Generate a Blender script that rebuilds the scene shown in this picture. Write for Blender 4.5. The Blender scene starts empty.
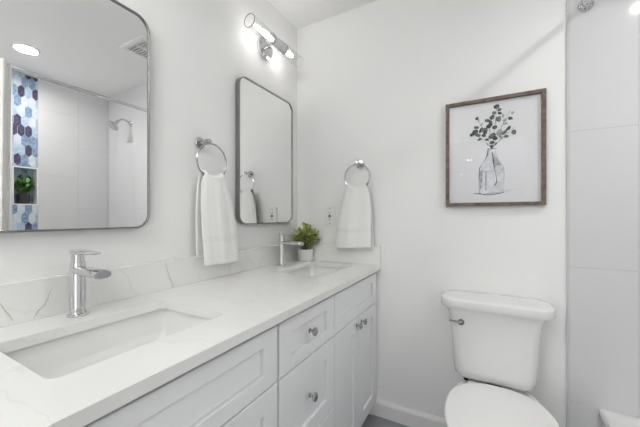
import bpy, bmesh, math, random
from mathutils import Vector, Matrix
from mathutils.geometry import tessellate_polygon

random.seed(7)
PI = math.pi
SC = bpy.context.scene
COL = SC.collection

# ------------------------------------------------------------------ camera
CAM_X, CAM_Y, CAM_Z = 1.0967, -1.68, 1.16
cam_data = bpy.data.cameras.new('camera')
cam_data.sensor_width = 36.0
cam_data.lens = 36.0 * 296.0 / 640.0
cam_data.shift_y = 2.5 / 640.0
cam_data.clip_start = 0.02
cam = bpy.data.objects.new('camera', cam_data)
cam.location = (CAM_X, CAM_Y, CAM_Z)
cam.rotation_euler = (PI / 2, 0, math.atan(162.0 / 296.0))
COL.objects.link(cam)
SC.camera = cam

# ------------------------------------------------------------------ world, lights, exposure
world = bpy.data.worlds.new('world')
SC.world = world
world.use_nodes = True
wb = world.node_tree.nodes['Background']
wb.inputs[0].default_value = (0.9, 0.95, 1.0, 1)
wb.inputs[1].default_value = 0.6

def area(name, loc, rot, sx, sy, power, color=(1, 1, 1), shape='RECTANGLE', spread=PI):
    l = bpy.data.lights.new(name, 'AREA')
    l.shape = shape
    l.size = sx
    if shape in ('RECTANGLE', 'ELLIPSE'):
        l.size_y = sy
    l.energy = power
    l.color = color
    l.spread = spread
    o = bpy.data.objects.new(name, l)
    o.location = loc
    o.rotation_euler = rot
    COL.objects.link(o)
    return o

# recessed lamp over the tub; globe by the entrance added as unseen fill
TUB_LAMP = (1.955, -0.79)
FILL_GLOBE_XY = (0.60, -2.32)
area('tub_lamp', (TUB_LAMP[0], TUB_LAMP[1], 2.408), (0, 0, 0), 0.13, 0, 7.9, (1.0, 0.995, 0.985), 'DISK', PI * 0.92)
# added fill light in the room behind, bouncing in through the open doorway
area('bedroom_fill', (0.03, -4.3, 1.35), (0, -PI / 2, 0), 1.6, 2.4, 82.0, (0.98, 0.99, 1.0))
GLOBE_STRENGTH = 30.0
BULB_STRENGTH = 21.0

SC.view_settings.view_transform = 'Standard'
SC.view_settings.look = 'None'
SC.view_settings.gamma = 1.0
SC.view_settings.use_curve_mapping = False
SC.view_settings.exposure = 0.0
SC.cycles.max_bounces = 12
SC.cycles.diffuse_bounces = 6
SC.cycles.glossy_bounces = 6
SC.cycles.transparent_max_bounces = 16
SC.cycles.caustics_reflective = False
SC.cycles.caustics_refractive = False

# ------------------------------------------------------------------ materials
def srgb(r, g, b):
    f = lambda c: (c / 255 / 12.92) if c / 255 <= 0.04045 else ((c / 255 + 0.055) / 1.055) ** 2.4
    return (f(r), f(g), f(b), 1.0)

def mat(name, col, rough=0.5, metal=0.0, spec=0.5, bump=None, vary=None, coat=0.0, sheen=0.0):
    m = bpy.data.materials.new(name)
    m.use_nodes = True
    nt = m.node_tree
    p = nt.nodes['Principled BSDF']
    p.inputs['Base Color'].default_value = col
    p.inputs['Roughness'].default_value = rough
    p.inputs['Metallic'].default_value = metal
    p.inputs['Specular IOR Level'].default_value = spec
    p.inputs['Coat Weight'].default_value = coat
    p.inputs['Sheen Weight'].default_value = sheen
    if bump or vary:
        tc = nt.nodes.new('ShaderNodeTexCoord')
    if bump:
        scale, strength, dist = bump
        n = nt.nodes.new('ShaderNodeTexNoise')
        n.inputs['Scale'].default_value = scale
        n.inputs['Detail'].default_value = 3
        b = nt.nodes.new('ShaderNodeBump')
        b.inputs['Strength'].default_value = strength
        b.inputs['Distance'].default_value = dist
        nt.links.new(tc.outputs['Object'], n.inputs['Vector'])
        nt.links.new(n.outputs['Fac'], b.inputs['Height'])
        nt.links.new(b.outputs['Normal'], p.inputs['Normal'])
    if vary:
        scale, col2, detail = vary[:3]
        n = nt.nodes.new('ShaderNodeTexNoise')
        n.inputs['Scale'].default_value = scale
        n.inputs['Detail'].default_value = detail
        mp = nt.nodes.new('ShaderNodeMapping')
        mp.inputs['Scale'].default_value = vary[3] if len(vary) > 3 else (1, 1, 1)
        r = nt.nodes.new('ShaderNodeValToRGB')
        r.color_ramp.elements[0].position = 0.35
        r.color_ramp.elements[1].position = 0.65
        r.color_ramp.elements[0].color = col
        r.color_ramp.elements[1].color = col2
        nt.links.new(tc.outputs['Object'], mp.inputs['Vector'])
        nt.links.new(mp.outputs['Vector'], n.inputs['Vector'])
        nt.links.new(n.outputs['Fac'], r.inputs['Fac'])
        nt.links.new(r.outputs['Color'], p.inputs['Base Color'])
    return m

def emit(name, col, strength):
    m = bpy.data.materials.new(name)
    m.use_nodes = True
    p = m.node_tree.nodes['Principled BSDF']
    p.inputs['Base Color'].default_value = col
    p.inputs['Emission Color'].default_value = col
    p.inputs['Emission Strength'].default_value = strength
    return m

def clear_glass(name, tint=(1, 1, 1, 1), face=0.03, edge=0.5, power=4.0):
    m = bpy.data.materials.new(name)
    m.use_nodes = True
    nt = m.node_tree
    nt.nodes.clear()
    L = nt.links.new
    out = nt.nodes.new('ShaderNodeOutputMaterial')
    mix = nt.nodes.new('ShaderNodeMixShader')
    tr = nt.nodes.new('ShaderNodeBsdfTransparent')
    tr.inputs[0].default_value = tint
    gl = nt.nodes.new('ShaderNodeBsdfGlossy')
    gl.inputs['Roughness'].default_value = 0.01
    lw = nt.nodes.new('ShaderNodeLayerWeight')
    lw.inputs['Blend'].default_value = 0.5
    pw = nt.nodes.new('ShaderNodeMath'); pw.operation = 'POWER'; pw.inputs[1].default_value = power
    mu = nt.nodes.new('ShaderNodeMath'); mu.operation = 'MULTIPLY_ADD'
    mu.inputs[1].default_value = edge; mu.inputs[2].default_value = face
    L(lw.outputs['Facing'], pw.inputs[0]); L(pw.outputs[0], mu.inputs[0]); L(mu.outputs[0], mix.inputs[0])
    L(tr.outputs[0], mix.inputs[1]); L(gl.outputs[0], mix.inputs[2]); L(mix.outputs[0], out.inputs[0])
    return m

def quartz(name):
    m = mat(name, srgb(236, 236, 234), 0.22)
    nt = m.node_tree
    p = nt.nodes['Principled BSDF']
    tc = nt.nodes.new('ShaderNodeTexCoord')
    mp = nt.nodes.new('ShaderNodeMapping')
    mp.inputs['Rotation'].default_value = (0.3, 0.2, 0.75)
    mp.inputs['Scale'].default_value = (1.0, 2.6, 1.2)
    n = nt.nodes.new('ShaderNodeTexNoise')
    n.inputs['Scale'].default_value = 1.7
    n.inputs['Detail'].default_value = 5
    n.inputs['Distortion'].default_value = 0.5
    sub = nt.nodes.new('ShaderNodeMath'); sub.operation = 'SUBTRACT'; sub.inputs[1].default_value = 0.5
    ab = nt.nodes.new('ShaderNodeMath'); ab.operation = 'ABSOLUTE'
    r = nt.nodes.new('ShaderNodeValToRGB')
    r.color_ramp.elements[0].position = 0.0
    r.color_ramp.elements[0].color = srgb(233, 231, 228)
    r.color_ramp.elements[1].position = 0.010
    r.color_ramp.elements[1].color = srgb(237, 237, 235)
    L = nt.links.new
    L(tc.outputs['Object'], mp.inputs['Vector']); L(mp.outputs['Vector'], n.inputs['Vector'])
    L(n.outputs['Fac'], sub.inputs[0]); L(sub.outputs[0], ab.inputs[0]); L(ab.outputs[0], r.inputs['Fac'])
    L(r.outputs['Color'], p.inputs['Base Color'])
    return m

def wood(name, c1, c2):
    m = mat(name, c1, 0.6)
    nt = m.node_tree
    p = nt.nodes['Principled BSDF']
    tc = nt.nodes.new('ShaderNodeTexCoord')
    n = nt.nodes.new('ShaderNodeTexNoise')
    n.inputs['Scale'].default_value = 45
    n.inputs['Detail'].default_value = 5
    r = nt.nodes.new('ShaderNodeValToRGB')
    r.color_ramp.elements[0].position = 0.3
    r.color_ramp.elements[1].position = 0.7
    r.color_ramp.elements[0].color = c1
    r.color_ramp.elements[1].color = c2
    nt.links.new(tc.outputs['Object'], n.inputs['Vector'])
    nt.links.new(n.outputs['Fac'], r.inputs['Fac'])
    nt.links.new(r.outputs['Color'], p.inputs['Base Color'])
    return m

def terry(name, col, scale, strength):
    m = mat(name, col, 0.95, spec=0.1, sheen=0.25, bump=(scale, strength, 0.003))
    return m

M = {}
M['paint'] = mat('wall_paint', srgb(241, 241, 240), 0.55, spec=0.35, bump=(260, 0.05, 0.001))
M['ceiling'] = mat('ceiling_paint', srgb(247, 247, 246), 0.8, spec=0.2, bump=(200, 0.04, 0.001))
M['trim'] = mat('trim_paint', srgb(238, 238, 237), 0.35)
M['tile'] = mat('white_wall_tile', srgb(213, 213, 214), 0.07, bump=(2.2, 0.03, 0.01))
M['grout'] = mat('tile_grout', srgb(190, 189, 187), 0.9)
M['floor_tile'] = mat('floor_tile', srgb(126, 126, 131), 0.4, vary=(5, srgb(140, 140, 145), 4), bump=(60, 0.05, 0.001))
M['floor_grout'] = mat('floor_grout', srgb(160, 160, 163), 0.9)
M['quartz'] = quartz('white_quartz')
M['vein'] = mat('grey_vein', srgb(190, 187, 183), 0.3, vary=(60, srgb(216, 214, 210), 3))
M['ceramic'] = mat('white_ceramic', srgb(234, 234, 233), 0.08, coat=0.3)
M['toilet'] = mat('toilet_porcelain', srgb(231, 231, 230), 0.07, coat=0.3)
M['seat'] = mat('toilet_seat_plastic', srgb(238, 238, 237), 0.18)
M['cabinet'] = mat('cabinet_paint', srgb(244, 245, 246), 0.38, bump=(120, 0.02, 0.001))
M['shadow_gap'] = mat('duct_shade', srgb(160, 160, 158), 0.8)  # shade behind the vent louvres, put into the colour
M['chrome'] = mat('chrome', (0.68, 0.68, 0.69, 1), 0.06, metal=1.0)
M['nickel'] = mat('polished_nickel', (0.31, 0.308, 0.305, 1), 0.16, metal=1.0)
M['ringmetal'] = mat('brushed_chrome', (0.5, 0.5, 0.505, 1), 0.12, metal=1.0)
M['mirror'] = mat('mirror_silver', (0.95, 0.955, 0.95, 1), 0.0, metal=1.0)
M['mirror_back'] = mat('mirror_backing', srgb(90, 90, 90), 0.7)
M['glass'] = clear_glass('clear_shade_glass', (0.985, 0.985, 0.985, 1), 0.02, 0.3, 4.0)
M['pane'] = clear_glass('picture_glass', (1, 1, 1, 1), 0.02, 0.4, 5.0)
M['bulb'] = emit('glowing_bulb', (1.0, 0.975, 0.94, 1), BULB_STRENGTH)
M['hall_lens'] = emit('room_lamp_lens', (1.0, 0.98, 0.95, 1), 60.0)
M['globe'] = emit('fill_globe_glow', (1.0, 0.995, 0.985, 1), GLOBE_STRENGTH)
M['lens'] = emit('lamp_lens', (1.0, 0.98, 0.95, 1), 6.0)
M['plastic'] = mat('white_plastic', srgb(236, 236, 234), 0.3)
M['dark'] = mat('dark_slot', srgb(40, 40, 40), 0.6)
M['rubber'] = mat('black_rubber', srgb(28, 28, 28), 0.7)
M['frame'] = wood('weathered_wood', srgb(86, 73, 64), srgb(128, 114, 103))
M['paper'] = mat('art_paper', srgb(231, 231, 234), 0.8, spec=0.1)
M['wash'] = mat('pale_ink_wash', srgb(208, 210, 216), 0.8, spec=0.1, vary=(45, srgb(232, 233, 237), 4))
M['wash2'] = mat('mid_ink_wash', srgb(150, 152, 160), 0.8, spec=0.1, vary=(60, srgb(196, 198, 205), 4))
M['ink'] = mat('dark_ink', srgb(100, 102, 110), 0.8, spec=0.1)
M['leafink1'] = mat('dark_leaf_paint', srgb(40, 46, 46), 0.8, spec=0.1, vary=(90, srgb(76, 84, 80), 3))
M['leafink2'] = mat('grey_green_leaf_paint', srgb(82, 92, 84), 0.8, spec=0.1, vary=(80, srgb(124, 130, 120), 3))
M['leafink3'] = mat('pale_leaf_paint', srgb(142, 150, 140), 0.8, spec=0.1, vary=(80, srgb(180, 185, 178), 3))
M['towel'] = terry('white_terry', srgb(243, 243, 241), 380, 0.8)
M['towel_band'] = mat('woven_band', srgb(239, 239, 237), 0.7, spec=0.2, bump=(600, 0.2, 0.001))
M['pot'] = mat('matte_white_pot', srgb(232, 230, 227), 0.45)
M['soil'] = mat('soil', srgb(60, 50, 40), 0.95)
M['leaf'] = mat('yellow_green_leaf', srgb(128, 146, 58), 0.45, vary=(45, srgb(204, 210, 132), 2))
M['leaf2'] = mat('dark_green_leaf', srgb(62, 116, 56), 0.45, vary=(60, srgb(134, 178, 108), 2))
M['stem'] = mat('green_stem', srgb(92, 112, 48), 0.6)
M['darkpot'] = mat('charcoal_pot', srgb(38, 38, 44), 0.5)
M['curtain'] = mat('white_curtain_cloth', srgb(242, 241, 238), 0.8, spec=0.15)
M['hexwhite'] = mat('hex_white', srgb(216, 221, 228), 0.15, vary=(30, srgb(196, 206, 220), 3))
M['hexpale'] = mat('hex_pale_blue', srgb(160, 182, 206), 0.15, vary=(40, srgb(190, 204, 220), 3))
M['hexmid'] = mat('hex_steel_blue', srgb(112, 136, 166), 0.15, vary=(40, srgb(150, 170, 194), 3))
M['hexdark'] = mat('hex_navy', srgb(64, 64, 92), 0.15, vary=(40, srgb(94, 90, 114), 3))
M['edge'] = mat('tile_edge_strip', srgb(205, 205, 205), 0.35)
M['door_paint'] = mat('door_paint', srgb(236, 236, 235), 0.4)

# ------------------------------------------------------------------ mesh helpers
class B:
    """collects shapes of ONE mesh"""
    def __init__(self):
        self.bm = bmesh.new()

    def _mi(self, faces, mi):
        for f in faces:
            f.material_index = mi

    def box(self, x0, x1, y0, y1, z0, z1, bevel=0.0, mi=0, seg=2):
        t = bmesh.new()
        bmesh.ops.create_cube(t, size=1)
        for v in t.verts:
            v.co = Vector(((x0 + x1) / 2 + v.co.x * (x1 - x0), (y0 + y1) / 2 + v.co.y * (y1 - y0), (z0 + z1) / 2 + v.co.z * (z1 - z0)))
        if bevel:
            bmesh.ops.bevel(t, geom=list(t.edges), offset=bevel, segments=seg, affect='EDGES', profile=0.5)
        self.merge(t, mi)

    def merge(self, t, mi=0, matrix=None):
        if matrix:
            bmesh.ops.transform(t, matrix=matrix, verts=t.verts)
        bmesh.ops.recalc_face_normals(t, faces=t.faces)
        vm = {v: self.bm.verts.new(v.co) for v in t.verts}
        for f in t.faces:
            try:
                nf = self.bm.faces.new([vm[v] for v in f.verts])
                nf.material_index = mi
                nf.smooth = f.smooth
            except ValueError:
                pass
        t.free()

    def loft(self, loops, cap0=True, cap1=True, mi=0, closed=True, ring=False):
        t = bmesh.new()
        vs = [[t.verts.new(p) for p in lp] for lp in loops]
        n = len(loops[0])
        rng = range(len(vs) if ring else len(vs) - 1)
        for i in rng:
            a, b = vs[i], vs[(i + 1) % len(vs)]
            for j in range(n if closed else n - 1):
                k = (j + 1) % n
                t.faces.new((a[j], a[k], b[k], b[j]))
        if not ring and closed:
            if cap0:
                t.faces.new(vs[0][::-1])
            if cap1:
                t.faces.new(vs[-1])
        self.merge(t, mi)

    def tube(self, pts, r, seg=12, mi=0, cap=True, ring=False):
        pts = [Vector(p) for p in pts]
        n = len(pts)
        rs = r if isinstance(r, (list, tuple)) else [r] * n
        loops = []
        up = None
        for i, p in enumerate(pts):
            if ring:
                d = (pts[(i + 1) % n] - pts[i - 1]).normalized()
            else:
                d = (pts[min(i + 1, n - 1)] - pts[max(i - 1, 0)]).normalized()
            if up is None:
                up = Vector((0, 0, 1)) if abs(d.z) < 0.9 else Vector((1, 0, 0))
            u = d.cross(up)
            u.normalize()
            w = u.cross(d).normalized()
            up = w
            loops.append([p + (u * math.cos(2 * PI * k / seg) + w * math.sin(2 * PI * k / seg)) * rs[i] for k in range(seg)])
        self.loft(loops, cap, cap, mi, ring=ring)

    def lathe(self, prof, origin, axis=(0, 0, 1), seg=28, mi=0, cap0=True, cap1=True):
        ax = Vector(axis).normalized()
        q = Vector((0, 0, 1)).rotation_difference(ax)
        o = Vector(origin)
        loops = []
        for r, h in prof:
            r = max(r, 1e-5)
            loops.append([o + q @ Vector((r * math.cos(2 * PI * k / seg), r * math.sin(2 * PI * k / seg), h)) for k in range(seg)])
        self.loft(loops, cap0, cap1, mi)

    def poly(self, pts, mi=0):
        f = self.bm.faces.new([self.bm.verts.new(p) for p in pts])
        f.material_index = mi
        return f

def obj(name, b, mats, parent=None, loc=None, smooth=True, angle=35):
    """links b as one mesh object; coordinates in b are world coordinates"""
    me = bpy.data.meshes.new(name)
    base = Vector(loc) if loc is not None else Vector((0, 0, 0))
    if parent is not None:
        r = parent
        while r.parent is not None:
            r = r.parent
        base = Vector(r.location)
    for v in b.bm.verts:
        v.co -= base
    b.bm.normal_update()
    if smooth:
        for f in b.bm.faces:
            f.smooth = True
        for e in b.bm.edges:
            if len(e.link_faces) == 2 and e.calc_face_angle(0) > math.radians(angle):
                e.smooth = False
    b.bm.to_mesh(me)
    b.bm.free()
    for m in (mats if isinstance(mats, (list, tuple)) else [mats]):
        me.materials.append(m)
    o = bpy.data.objects.new(name, me)
    COL.objects.link(o)
    if parent is not None:
        o.parent = parent
    else:
        o.location = base
    return o

def thing(name, label, cat, loc, group=None):
    o = bpy.data.objects.new(name, None)
    o.empty_display_size = 0.05
    COL.objects.link(o)
    o.location = loc
    o['label'] = label
    o['category'] = cat
    if group:
        o['group'] = group
    return o

def tag(o, label, cat, group=None):
    o['label'] = label
    o['category'] = cat
    if group:
        o['group'] = group
    return o

def struct(o):
    o['kind'] = 'structure'
    return o

def copy_tree(o, parent=None):
    c = o.copy()
    COL.objects.link(c)
    if parent is not None:
        c.parent = parent
    for ch in list(o.children):
        copy_tree(ch, c)
    return c

def rrect(cx, cy, hx, hy, r, z, n=6, plane='xy'):
    pts = []
    for (sx, sy, a0) in ((1, 1, 0), (-1, 1, PI / 2), (-1, -1, PI), (1, -1, 1.5 * PI)):
        for k in range(n + 1):
            a = a0 + k / n * PI / 2
            pts.append((cx + sx * (hx - r) + r * math.cos(a), cy + sy * (hy - r) + r * math.sin(a)))
    if plane == 'xy':
        return [Vector((x, y, z)) for x, y in pts]
    if plane == 'yz':
        return [Vector((z, x, y)) for x, y in pts]
    return [Vector((x, z, y)) for x, y in pts]

# ------------------------------------------------------------------ room shell
W, H = 2.42, 2.42          # width, height of the room
YF = -2.50                 # front wall with the doorway
ROOMB = -9.2

b = B(); b.box(-0.12, W + 0.15, ROOMB, 0.12, -0.1, -0.006, mi=1)
x = -0.12 + 0.0
ty = 0.0
row = 0
while ty > YF - 0.2:
    tx = -0.3 + (0.3 if row % 2 else 0.0)
    while tx < W:
        xa, xb = max(tx + 0.0015, 0.0), min(tx + 0.5985, W)
        if xb > xa + 0.01:
            b.box(xa, xb, ty - 0.2985, ty - 0.0015, -0.006, 0.0, bevel=0.001, seg=1)
        tx += 0.6
    ty -= 0.3
    row += 1
struct(obj('floor', b, [M['floor_tile'], M['floor_grout']], smooth=False))

b = B(); b.box(-0.12, W + 0.15, ROOMB, 0.12, H, H + 0.1)
struct(obj('ceiling', b, M['ceiling'], smooth=False))
b = B(); b.box(-0.12, 0.0, ROOMB, 0.12, 0, H)
struct(obj('wall_left', b, M['paint'], smooth=False))
b = B(); b.box(0.0, W + 0.15, 0.0, 0.12, 0, H)
struct(obj('wall_back', b, M['paint'], smooth=False))

# right wall with the niche hole
NY0, NY1, NZ0, NZ1, NX = -0.737, -0.573, 1.255, 1.585, 2.515
b = B()
b.box(W + 0.01, W + 0.15, ROOMB, NY0, 0, H)
b.box(W + 0.01, W + 0.15, NY1, 0.0, 0, H)
b.box(W + 0.01, W + 0.15, NY0, NY1, 0, NZ0)
b.box(W + 0.01, W + 0.15, NY0, NY1, NZ1, H)
b.box(NX + 0.004, W + 0.15, NY0, NY1, NZ0, NZ1)
struct(obj('wall_right', b, M['paint'], smooth=False))

# front wall with doorway, far wall of the next room
DX0, DX1, DZ = 0.55, 1.55, 2.08
b = B()
b.box(0.0, DX0, YF - 0.12, YF, 0, H)
b.box(DX1, W + 0.01, YF - 0.12, YF, 0, H)
b.box(DX0, DX1, YF - 0.12, YF, DZ, H)
struct(obj('wall_front', b, M['paint'], smooth=False))
b = B(); b.box(-0.12, W + 0.15, ROOMB - 0.1, ROOMB, 0, H)
struct(obj('wall_far', b, M['paint'], smooth=False))
b = B()
b.box(DX0 - 0.07, DX0 + 0.005, YF, YF + 0.018, 0, DZ + 0.07, 0.003)
b.box(DX1 - 0.005, DX1 + 0.07, YF, YF + 0.018, 0, DZ + 0.07, 0.003)
b.box(DX0 + 0.005, DX1 - 0.005, YF, YF + 0.018, DZ - 0.005, DZ + 0.07, 0.003)
struct(obj('trim_1', b, M['trim'], smooth=False))
# wing wall at the foot of the tub
TUBX, TUBL, TUBZ = 1.532, 1.524, 0.342
b = B(); b.box(TUBX, W + 0.01, -TUBL - 0.12, -TUBL, 0, H)
struct(obj('wall_wing', b, M['paint'], smooth=False))

# white wall tile, laid upright in running bond
TX0 = 1.43
def tile_wall(name, cols, place, extra=None):
    bb = B()
    th, g = 0.594, 0.0011
    for (a0, a1, off, zlow) in cols:
        z = 0.342 - th + (th / 2 if off else 0)
        while z < H:
            z0, z1 = max(z + g, zlow + g), min(z + th - g, H)
            if z1 - z0 > 0.01:
                place(bb, a0 + g, a1 - g, z0, z1, 0)
            z += th
    if extra:
        extra(bb)
    return struct(obj(name, bb, [M['tile'], M['grout']], smooth=False))
cols = [(TX0 + 0.002, TUBX + 0.001, 0, 0.0), (TUBX + 0.001, 1.654, 0, TUBZ), (1.654, 1.954, 1, TUBZ), (1.954, 2.254, 0, TUBZ), (2.254, 2.42, 1, TUBZ)]
cols_low = []
bbx = lambda bb, a0, a1, z0, z1, mi: bb.box(a0, a1, -0.010, -0.002, z0, z1, bevel=0.0008, seg=1, mi=mi)
# the first column is one tile wide above the tub rim, cut narrower beside the tub
def back_extra(bb):
    bb.box(TX0 + 0.002, W, -0.009, 0.0, 0.342, H, mi=1)
    bb.box(TX0 + 0.002, TUBX, -0.009, 0.0, 0.0, 0.342, mi=1)
    bbx(bb, TX0 + 0.003, TUBX - 0.001, 0.002, 0.341, 0)
tile_wall('wall_shower', [(TX0 + 0.002, 1.654, 0, TUBZ - 0.0005), (1.654, 1.954, 1, TUBZ), (1.954, 2.254, 0, TUBZ), (2.254, 2.42, 1, TUBZ)], bbx, back_extra)
SY0, SY1 = NY0, NY1        # accent strip
def right_place(bb, a0, a1, z0, z1, mi):
    bb.box(W, W + 0.008, a0, a1, z0, z1, bevel=0.0008, seg=1, mi=mi)
def right_extra(bb):
    bb.box(W + 0.001, W + 0.01, -TUBL, SY0, TUBZ, H, mi=1)
    bb.box(W + 0.001, W + 0.01, SY1, -0.01, TUBZ, H, mi=1)
tile_wall('wall_tiled', [(-0.273, -0.01, 1, TUBZ), (SY1, -0.273, 0, TUBZ), (-1.037, SY0, 1, TUBZ), (-1.337, -1.037, 0, TUBZ), (-TUBL, -1.337, 1, TUBZ)], right_place, right_extra)
b = B(); b.box(TX0 - 0.004, TX0 + 0.002, -0.011, 0.0, 0.0, H, 0.001)
struct(obj('trim_2', b, M['edge'], smooth=False))

# accent strip of long hexagon tiles (strip and back of the niche)
def clip(poly, ax, lim, keep_less):
    out = []
    for i, p in enumerate(poly):
        q = poly[(i + 1) % len(poly)]
        ip = (p[ax] <= lim) == keep_less or p[ax] == lim
        iq = (q[ax] <= lim) == keep_less or q[ax] == lim
        if ip:
            out.append(p)
        if ip != iq:
            t = (lim - p[ax]) / (q[ax] - p[ax])
            out.append(tuple(p[k] + t * (q[k] - p[k]) for k in range(2)))
    return out
def hexes(bb, y0, y1, z0, z1, xs, rnd):
    wq, body, tip = 0.047, 0.060, 0.024
    pitch = body + tip
    r = 0
    z = 0.30
    while z < H + 0.1:
        k = 0
        y = -0.80 + (wq / 2 if r % 2 else 0)
        while y < -0.5:
            c = rnd.choices((1, 2, 3, 4), (0.30, 0.28, 0.24, 0.18))[0]
            g = 0.0017
            hw, hb, ht = wq / 2 - g, body / 2 - g * 0.4, body / 2 + tip - g
            P6 = [(y - hw, z - hb), (y, z - ht), (y + hw, z - hb), (y + hw, z + hb), (y, z + ht), (y - hw, z + hb)]
            for ax, lim, less in ((0, y0, False), (0, y1, True), (1, z0, False), (1, z1, True)):
                if P6:
                    P6 = clip(P6, ax, lim, less)
            if len(P6) >= 3:
                lo = [Vector((xs + 0.003, a, c2)) for a, c2 in P6]
                hi = [Vector((xs, a, c2)) for a, c2 in P6]
                bb.loft([lo, hi], True, True, mi=c)
            y += wq
        z += pitch
        r += 1
b = B()
b.box(W + 0.003, W + 0.01, SY0, SY1, TUBZ, NZ0, mi=0)
b.box(W + 0.003, W + 0.01, SY0, SY1, NZ1, H, mi=0)
b.box(NX, NX + 0.004, SY0, SY1, NZ0, NZ1, mi=0)
rnd = random.Random(11)
hexes(b, SY0 + 0.002, SY1 - 0.002, TUBZ, NZ0, W, rnd)
hexes(b, SY0 + 0.002, SY1 - 0.002, NZ1, H, W, rnd)
hexes(b, SY0 + 0.002, SY1 - 0.002, NZ0 + 0.008, NZ1 - 0.008, NX - 0.003, rnd)
struct(obj('trim_3', b, [M['hexwhite'], M['hexwhite'], M['hexpale'], M['hexmid'], M['hexdark']], smooth=False))
# white lining of the niche
b = B()
b.box(W - 0.004, NX, SY0, SY0 + 0.008, NZ0, NZ1, 0.001)
b.box(W - 0.004, NX, SY1 - 0.008, SY1, NZ0, NZ1, 0.001)
b.box(W - 0.004, NX, SY0 + 0.008, SY1 - 0.008, NZ0, NZ0 + 0.010, 0.001)
b.box(W - 0.004, NX, SY0 + 0.008, SY1 - 0.008, NZ1 - 0.010, NZ1, 0.001)
struct(obj('trim_4', b, M['ceramic'], smooth=False))

# baseboards
def board(bb, x0, x1, h=0.095):
    prof = [(0, 0), (-0.015, 0), (-0.015, h - 0.022), (-0.012, h - 0.012), (-0.007, h - 0.004), (-0.006, h), (0, h)]
    bb.loft([[Vector((xx, y, z)) for y, z in prof] for xx in (x0, x1)])
b = B(); board(b, 0.502, TX0 - 0.004)
struct(obj('baseboard_back', b, M['trim'], smooth=False))
b = B(); b.box(0.0, 0.014, YF, -1.53, 0, 0.095, 0.003)
struct(obj('baseboard_left', b, M['trim'], smooth=False))

# ------------------------------------------------------------------ vanity cabinet
VL = -1.524
FX = 0.555                 # front of doors
TOPZ, BOTZ = 0.875, 0.849
van = thing('vanity_cabinet', 'long white shaker double vanity cabinet under the quartz countertop', 'cabinet', (0.28, VL / 2, 0))
b = B()
b.box(0.02, 0.535, VL, VL + 0.018, 0.0, 0.848)          # end panels
b.box(0.02, 0.535, -0.022, -0.004, 0.0, 0.848)
b.box(0.02, 0.490, -0.957, -0.939, 0.09, 0.848)
b.box(0.02, 0.535, -0.571, -0.553, 0.09, 0.848)
b.box(0.002, 0.02, VL, -0.004, 0.0, 0.848)              # back
b.box(0.02, 0.535, VL + 0.018, -0.022, 0.085, 0.10)     # bottom
b.box(0.470, 0.490, VL, -0.004, 0.79, 0.835)
b.box(0.515, 0.535, VL, -0.004, 0.640, 0.672)
b.box(0.515, 0.535, VL, -0.004, 0.085, 0.12)
b.box(0.515, 0.535, -0.585, -0.540, 0.1, 0.84)
b.box(0.515, 0.535, -0.030, -0.004, 0.1, 0.84)
b.box(0.515, 0.535, VL, VL + 0.03, 0.1, 0.84)
b.box(0.515, 0.535, -0.94, -0.57, 0.335, 0.375)
obj('body', b, M['cabinet'], van, smooth=False)
b = B(); b.box(0.478, 0.496, VL + 0.018, -0.022, 0.0, 0.085)
obj('toe_kick', b, M['cabinet'], van, smooth=False)

def shaker(y0, y1, z0, z1, st=0.062, rl=0.062, rec=0.009):
    bb = B()
    xb = 0.533
    loops = []
    bev = 0.0015
    def rect(x_, iy, iz):
        return [Vector((x_, y0 + iy, z0 + iz)), Vector((x_, y1 - iy, z0 + iz)), Vector((x_, y1 - iy, z1 - iz)), Vector((x_, y0 + iy, z1 - iz))]
    loops = [rect(xb, 0, 0), rect(FX - bev, 0, 0), rect(FX, bev, bev), rect(FX, st, rl), rect(FX - 0.001, st + 0.001, rl + 0.001), rect(FX - rec - 0.006, st + 0.0012, rl + 0.0012), rect(FX - rec - 0.006, st + 0.0045, rl + 0.0045), rect(FX - rec, st + 0.0047, rl + 0.0047)]
    bb.loft(loops)
    return bb
def knob(y, z, parent):
    bb = B()
    bb.lathe([(0.0085, 0), (0.0085, 0.002), (0.0055, 0.004), (0.005, 0.013), (0.008, 0.017), (0.0145, 0.019), (0.0155, 0.022), (0.0150, 0.026), (0.011, 0.0285), (0.0, 0.029)],
             (FX, y, z), (1, 0, 0), 20)
    obj('knob', bb, M['ringmetal'], parent)

GA = 0.0018
Y1, Y2 = -0.948, -0.563     # seams of the three bays
ZT0, ZT1 = 0.661, 0.829
# left sink bay
obj('false_drawer', shaker(VL + 0.004, Y1 - 0.009, ZT0, ZT1, 0.062, 0.043), M['cabinet'], van, smooth=False)
mid = (VL + 0.004 + Y1 - 0.006) / 2
for (ya, yb, ky) in ((VL + 0.004, mid - GA, mid - 0.03), (mid + GA, Y1 - 0.009, mid + 0.03)):
    d = obj('door', shaker(ya, yb, 0.082, ZT0 - 0.006), M['cabinet'], van, smooth=False)
    knob(ky, 0.623, d)
# drawer bank
for (za, zb, kz) in ((ZT0, ZT1, 0.750), (0.366, ZT0 - 0.006, 0.518), (0.082, 0.360, 0.225)):
    d = obj('drawer', shaker(Y1 + 0.001, Y2 - GA, za, zb, 0.066, 0.043 if za > 0.6 else 0.06), M['cabinet'], van, smooth=False)
    knob((Y1 + Y2) / 2 - 0.012, kz, d)
# right sink bay
obj('false_drawer', shaker(Y2 + GA, -0.006, ZT0, ZT1, 0.062, 0.043), M['cabinet'], van, smooth=False)
mid = (Y2 - 0.006) / 2
for (ya, yb, ky) in ((Y2 + GA, mid - GA, mid - 0.033), (mid + GA, -0.006, mid + 0.033)):
    d = obj('door', shaker(ya, yb, 0.082, ZT0 - 0.006), M['cabinet'], van, smooth=False)
    knob(ky, 0.623, d)

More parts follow.
